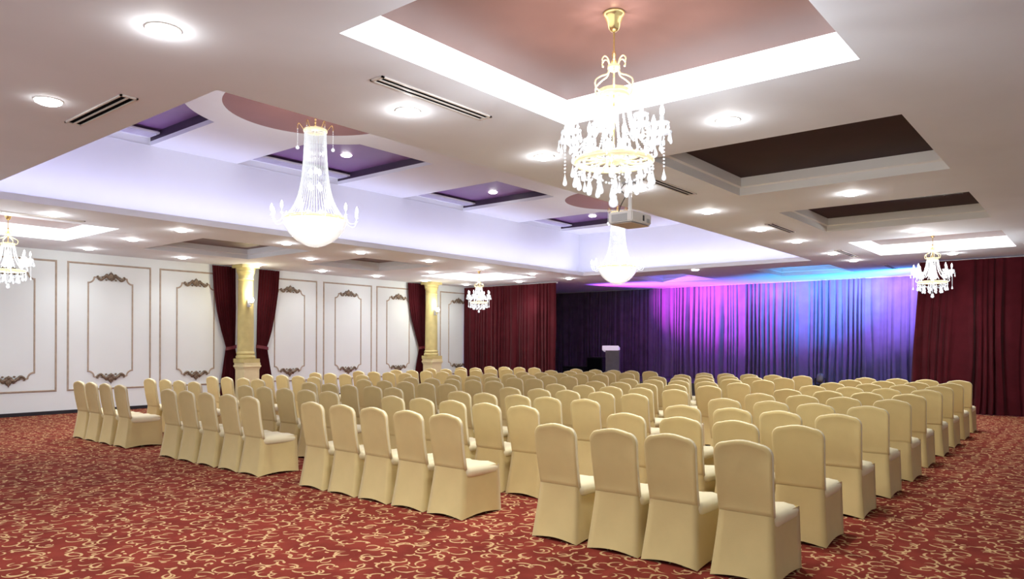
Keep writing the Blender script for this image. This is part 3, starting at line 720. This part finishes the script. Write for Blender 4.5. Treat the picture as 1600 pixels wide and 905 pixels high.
CH = [((4.26, 2.60), 0.30, 'gold and crystal chandelier nearest the camera, hanging from the big rose tray'),
      ((16.40, 2.69), 0.1, 'crystal chandelier hanging before the red stage drape far from the panelled wall'),
      ((4.27, 14.85), 0.5, 'crystal chandelier cut off by the picture edge, before the panelled wall'),
      ((16.50, 14.80), 0.2, 'small crystal chandelier before the red drape that meets the panelled wall')]
for i, ((x, y), rz, lb) in enumerate(CH):
    o = ch0 if i == 0 else copy_tree(ch0); o.location = (x, y, TRAY_TOP); o.rotation_euler = (0, 0, rz)
    tag(o, lb, 'chandelier', 'candle arm chandeliers in the lit trays')
    light('chandelier_light', 'POINT', (x, y, TRAY_TOP-0.80), 98, (0.96, 0.98, 1.0), shadow_soft_size=0.09)

def make_basket():
    t = empty('basket_chandelier')     # origin at the dome top; z in metres below UP+0.55
    zt = UP+0.55
    Z = lambda z: z-zt
    bm = bmesh.new(); lathe(bm, [(0.001, 0), (0.09, 0), (0.085, -0.03), (0.03, -0.07), (0.001, -0.075)], 20, cap=False); obj('canopy', bm, M['brass_dark'], t, True)
    bm = bmesh.new()
    tube(bm, [(0, 0, -0.05), (0, 0, Z(4.64))], 0.007, 6)
    for q in range(14): ball(bm, (0, 0, Z(4.66+0.045*q)), 0.016, 1, (1, 1, 1.3))
    obj('stem', bm, M['gold'], t, True)
    bm = bmesh.new(); lathe(bm, [(0.14, Z(4.60)), (0.165, Z(4.605)), (0.17, Z(4.63)), (0.155, Z(4.65)), (0.14, Z(4.64)), (0.14, Z(4.60))], 32, cap=False)
    for k in range(6):
        a = 2*PI*k/6; tube(bm, [pol(a, 0, Z(4.63)), pol(a, 0.15, Z(4.63))], 0.006, 6)
    obj('top_ring', bm, M['gold_lit'], t, True)
    for k in range(6):
        a = 2*PI*k/6+0.45; bm = bmesh.new()
        tube(bm, bez([pol(a, 0.15, Z(4.62)), pol(a, 0.19, Z(4.68)), pol(a, 0.225, Z(4.72)), pol(a, 0.245, Z(4.69)), pol(a, 0.245, Z(4.64))], 5), 0.007, 6); h = obj('hook', bm, M['gold'], t, True)
        bm = bmesh.new()
        for q in range(9): ball(bm, pol(a, 0.245, Z(4.63-0.028*q)), 0.008)
        ball(bm, pol(a, 0.245, Z(4.37)), 0.028, 2); obj('hanging_ball', bm, M['crystal'], h, True)
    bm = bmesh.new()
    prof = [(0.150, 4.61), (0.158, 4.35), (0.172, 4.12), (0.192, 3.93), (0.222, 3.76), (0.265, 3.62), (0.325, 3.50), (0.40, 3.40), (0.435, 3.36)]
    for k in range(44):
        a = 2*PI*k/44; pts = bez([pol(a, r, Z(z)) for r, z in prof], 5)
        tube(bm, pts, [0.0068 if i % 2 else 0.0035 for i in range(len(pts))], 5)
    o = obj('bead_curtain', bm, M['crystal_soft'], t); o['kind'] = 'stuff'
    bm = bmesh.new(); lathe(bm, [(0.43, Z(3.34)), (0.455, Z(3.345)), (0.46, Z(3.37)), (0.445, Z(3.385)), (0.43, Z(3.38)), (0.43, Z(3.34))], 48, cap=False); obj('rim_ring', bm, M['gold_lit'], t, True)
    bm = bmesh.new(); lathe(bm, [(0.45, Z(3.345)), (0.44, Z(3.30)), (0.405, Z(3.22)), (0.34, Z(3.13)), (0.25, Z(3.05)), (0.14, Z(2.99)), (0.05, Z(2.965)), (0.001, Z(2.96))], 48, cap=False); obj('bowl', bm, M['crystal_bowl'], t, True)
    for k in range(12):
        a = 2*PI*k/12+0.13; bm = bmesh.new()
        tube(bm, bez([pol(a, 0.45, Z(3.36)), pol(a, 0.50, Z(3.30)), pol(a, 0.57, Z(3.30)), pol(a, 0.60, Z(3.37))], 5), 0.007, 6)
        arm = obj('candle_arm', bm, M['crystal'], t, True); cx, cy = pol(a, 0.60, 0)[:2]
        bm = bmesh.new(); lathe(bm, [(0.01, Z(3.36)), (0.035, Z(3.375)), (0.012, Z(3.385)), (0.012, Z(3.43))], 10, cx, cy); obj('candle_cup', bm, M['crystal'], arm, True)
        bm = bmesh.new(); lathe(bm, [(0.008, Z(3.43)), (0.02, Z(3.46)), (0.017, Z(3.50)), (0.001, Z(3.54))], 10, cx, cy); obj('bulb', bm, M['bulb'], arm, True)
    for r_, z_, n_ in ((0.07, 4.0, 3), (0.09, 3.78, 4), (0.12, 3.40, 4)):
        for k in range(n_):
            a = 2*PI*k/n_; x, y, _ = pol(a, r_, 0); bm = bmesh.new(); lathe(bm, [(0.012, Z(z_)), (0.026, Z(z_+0.03)), (0.02, Z(z_+0.07)), (0.001, Z(z_+0.1))], 8, x, y); obj('inner_bulb', bm, M['bulb'], t, True)
    return t
bk0 = make_basket()
for i, ((x, y), lb) in enumerate((((6.28, 8.78), 'tall basket chandelier of crystal beads, the nearer one in the central recess'), ((14.58, 8.78), 'tall basket chandelier of crystal beads, the one nearer the stage'))):
    o = bk0 if i == 0 else copy_tree(bk0); o.location = (x, y, UP+0.55)
    tag(o, lb, 'chandelier', 'basket chandeliers in the central recess')
    light('basket_light', 'POINT', (x, y, 3.56), 26, (1, 0.98, 0.97), shadow_soft_size=0.05)
    light('basket_light', 'POINT', (x, y, 4.3), 6, (1, 0.98, 0.97), shadow_soft_size=0.04)

# ------------------------------------------------------------------ chairs
def make_chair():
    t = empty('banquet_chair')
    # back rest: rounded slab, leaning back
    def outline(n=10):
        w0, w1, h0, h1, rc = 0.196, 0.207, 0.44, 0.952, 0.078
        pts = [(-w0, h0), (w0, h0)]
        for k in range(n+1):
            a = PI/2*k/n; pts.append((w1-rc+rc*math.cos(a), h1-0.022-rc+rc*math.sin(a)))
        for k in range(1, 6):
            u = k/6; x = (w1-rc)*(1-2*u); pts.append((x, h1-0.022+0.022*math.sin(PI*u)))
        for k in range(n+1):
            a = PI/2+PI/2*k/n; pts.append((-w1+rc+rc*math.cos(a), h1-0.022-rc+rc*math.sin(a)))
        # densify the long sides
        out = []
        for (a, b) in zip(pts, pts[1:]+pts[:1]):
            L = math.hypot(b[0]-a[0], b[1]-a[1]); m = max(1, int(L/0.06))
            for i in range(m): out.append((a[0]+(b[0]-a[0])*i/m, a[1]+(b[1]-a[1])*i/m))
        return out
    ol = outline(); cyz = 0.70
    def lean(z): 
        v = (z-0.44)/0.51
        return -0.190 - 0.078*v - 0.010*math.sin(PI*v)
    bm = bmesh.new(); T = 0.021
    layers = []
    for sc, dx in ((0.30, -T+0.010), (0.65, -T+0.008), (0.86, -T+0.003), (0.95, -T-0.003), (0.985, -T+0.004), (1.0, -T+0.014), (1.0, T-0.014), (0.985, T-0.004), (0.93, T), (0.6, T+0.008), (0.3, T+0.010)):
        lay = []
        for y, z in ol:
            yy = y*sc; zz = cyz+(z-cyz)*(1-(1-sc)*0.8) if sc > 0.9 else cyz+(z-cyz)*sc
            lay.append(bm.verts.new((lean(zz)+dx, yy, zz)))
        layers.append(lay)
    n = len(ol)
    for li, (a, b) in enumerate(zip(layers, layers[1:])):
        for i in range(n): bm.faces.new((a[i], a[(i+1) % n], b[(i+1) % n], b[i])).material_index = 1 if 4 <= li <= 5 else 0  # paler rim faces imitate light caught along the backrest edge
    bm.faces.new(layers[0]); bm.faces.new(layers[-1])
    obj('backrest', bm, [M['fabric'], M['fabric_lit']], t, True)
    # seat pad
    bm = bmesh.new(); rows = []
    def rrect(x0, x1, hw, rc, z, n=4, bowf=0.0):
        pts = []
        for (cx, cy, a0) in ((x1-rc, hw-rc, 0), (x0+rc, hw-rc, PI/2), (x0+rc, -hw+rc, PI), (x1-rc, -hw+rc, 1.5*PI)):
            for k in range(n+1):
                a = a0+PI/2*k/n; pts.append((cx+rc*math.cos(a), cy+rc*math.sin(a)))
        return pts
    for ins, z in ((0.018, 0.368), (0.004, 0.384), (-0.004, 0.42), (0.004, 0.448), (0.022, 0.463), (0.07, 0.472), (0.13, 0.475)):
        rows.append([bm.verts.new((x, y, z - (0.012 if x > 0.2 else 0)*(z > 0.44))) for x, y in rrect(-0.20+ins, 0.272-ins, 0.209-ins, max(0.02, 0.06-ins*0.3), z)])
    n = len(rows[0])
    for a, b in zip(rows, rows[1:]):
        for i in range(n): bm.faces.new((a[i], a[(i+1) % n], b[(i+1) % n], b[i]))
    bm.faces.new(rows[0]); bm.faces.new(rows[-1])
    obj('seat', bm, M['fabric_lit'], t, True)
    # stretch skirt: a ring of sides down to four feet, hem arched between them
    bm = bmesh.new(); rows = []
    def sect(z, v):
        xr = -0.2155 - 0.0645*v**1.25; xf = 0.262 + 0.018*v; hw_r = 0.188 + 0.037*v**1.1; hw_f = 0.205 + 0.012*v
        pts = []; K = 8
        c = [(xf, hw_f), (xr, hw_r), (xr, -hw_r), (xf, -hw_f)]
        for i in range(4):
            a, b = c[i], c[(i+1) % 4]
            for k in range(K):
                u = k/K; e = math.sin(PI*u)
                x, y = a[0]+(b[0]-a[0])*u, a[1]+(b[1]-a[1])*u
                pull = -0.020*e*math.sin(PI*min(1, v*1.02))      # stretched cloth is drawn in between the legs
                if i == 0: y += pull
                elif i == 1: x -= pull*0.7
                elif i == 2: y -= pull
                else: x += pull*0.7
                lift = 0.026*e*v**6 if i in (0, 2, 1) else 0.02*e*v**6
                pts.append((x, y, z+lift))
        return pts
    for i in range(11):
        v = i/10; z = 0.445*(1-v)+0.002
        rows.append([bm.verts.new(p) for p in sect(z, v)])
    n = len(rows[0])
    for a, b in zip(rows, rows[1:]):
        for i in range(n): bm.faces.new((a[i], a[(i+1) % n], b[(i+1) % n], b[i]))
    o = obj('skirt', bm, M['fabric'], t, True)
    me = o.data
    for e in me.edges:
        pass
    for sx, sy in ((-0.250, 0.195), (-0.250, -0.195), (0.255, 0.186), (0.255, -0.186)):
        bm = bmesh.new(); lathe(bm, [(0.016, 0.0), (0.018, 0.008), (0.014, 0.03)], 10, sx, sy); obj('foot', bm, M['black'], t, True)
    return t
proto = make_chair()
BL = {  # block: (row-1 centres, row-10 centres), measured from the open-carpet side towards the panelled wall
    0: ([1.91, 2.45, 2.93, 3.47], [2.10, 2.62, 3.14, 3.69]),
    1: ([4.72, 5.22, 5.73, 6.24, 6.755], [4.90, 5.51, 6.04, 6.545, 7.05]),
    2: ([8.02, 8.50, 9.04, 9.56, 10.08], [8.42, 8.91, 9.42, 9.95, 10.53]),
    3: ([11.60, 12.15, 12.69, 13.18], [11.90, 12.40, 12.94, 13.48])}
BN = ['block farthest from panelled wall', 'third block from panelled wall', 'second block from panelled wall', 'block beside the panelled wall']
RN = ['rear row', 'second row from rear', 'third row from rear', 'fourth row from rear', 'fifth row from rear', 'sixth row from rear', 'seventh row from rear', 'third row from stage', 'second row from stage', 'front row before stage']
used = False
for row in range(10):
    for b, (ya, yb) in BL.items():
        for k in range(len(ya)):
            s = row/9
            y = ya[k]+(yb[k]-ya[k])*s + (random.uniform(-0.015, 0.015) if row else 0)
            x = 5.07 + 1.187*row + (random.uniform(-0.025, 0.025) if row else 0)
            o = copy_tree(proto) if used else proto; used = True
            o.location = (x, y, 0); o.rotation_euler = (0, 0, math.radians(random.uniform(-1.2, 1.2)))
            tag(o, 'beige chair in %s, %s, %s from wall' % (RN[row], BN[b], ORD[len(ya)-1-k]), 'chair', 'covered banquet chairs in rows')

# ------------------------------------------------------------------ cove lighting and fill
cov = (0.66, 0.66, 1.0)
def strip_light(loc, sx, sy, power, color, aim):
    o = light('cove_strip', 'AREA', loc, power, color, aim); o.data.shape = 'RECTANGLE'; o.data.size = sx; o.data.size_y = sy; return o
def aim_strip(o, along, direction):
    d = Vector(direction).normalized(); a = Vector(along).normalized(); z = -d; y = z.cross(a)
    m = Matrix((a, y, z)).transposed().to_4x4(); m.translation = o.location; o.matrix_world = m
xm, ym = (RX0+RX1)/2, (RY0+RY1)/2
for loc, L, al, dr, p in (((xm, RY1+0.05, LZ+0.03), RX1-RX0, (1, 0, 0), (0, 0.25, 1), 44), ((xm, RY0-0.05, LZ+0.03), RX1-RX0, (1, 0, 0), (0, -0.25, 1), 44),
                          ((RX1+0.05, ym, LZ+0.03), RY1-RY0, (0, 1, 0), (0.25, 0, 1), 20), ((RX0-0.05, ym, LZ+0.03), RY1-RY0, (0, 1, 0), (-0.25, 0, 1), 20)):
    o = strip_light(loc, L, 0.06, p, cov, (loc[0], loc[1], 5)); aim_strip(o, al, dr)

w = bpy.data.worlds.new('world'); scene.world = w; w.use_nodes = True
bg = w.node_tree.nodes['Background']; bg.inputs[0].default_value = (0.97, 0.985, 1.0, 1); bg.inputs[1].default_value = 0.72
scene.view_settings.view_transform = 'Standard'
scene.view_settings.look = 'None'
scene.view_settings.exposure = 0.75
scene.cycles.max_bounces = 6
scene.cycles.transparent_max_bounces = 24
scene.cycles.sample_clamp_indirect = 4
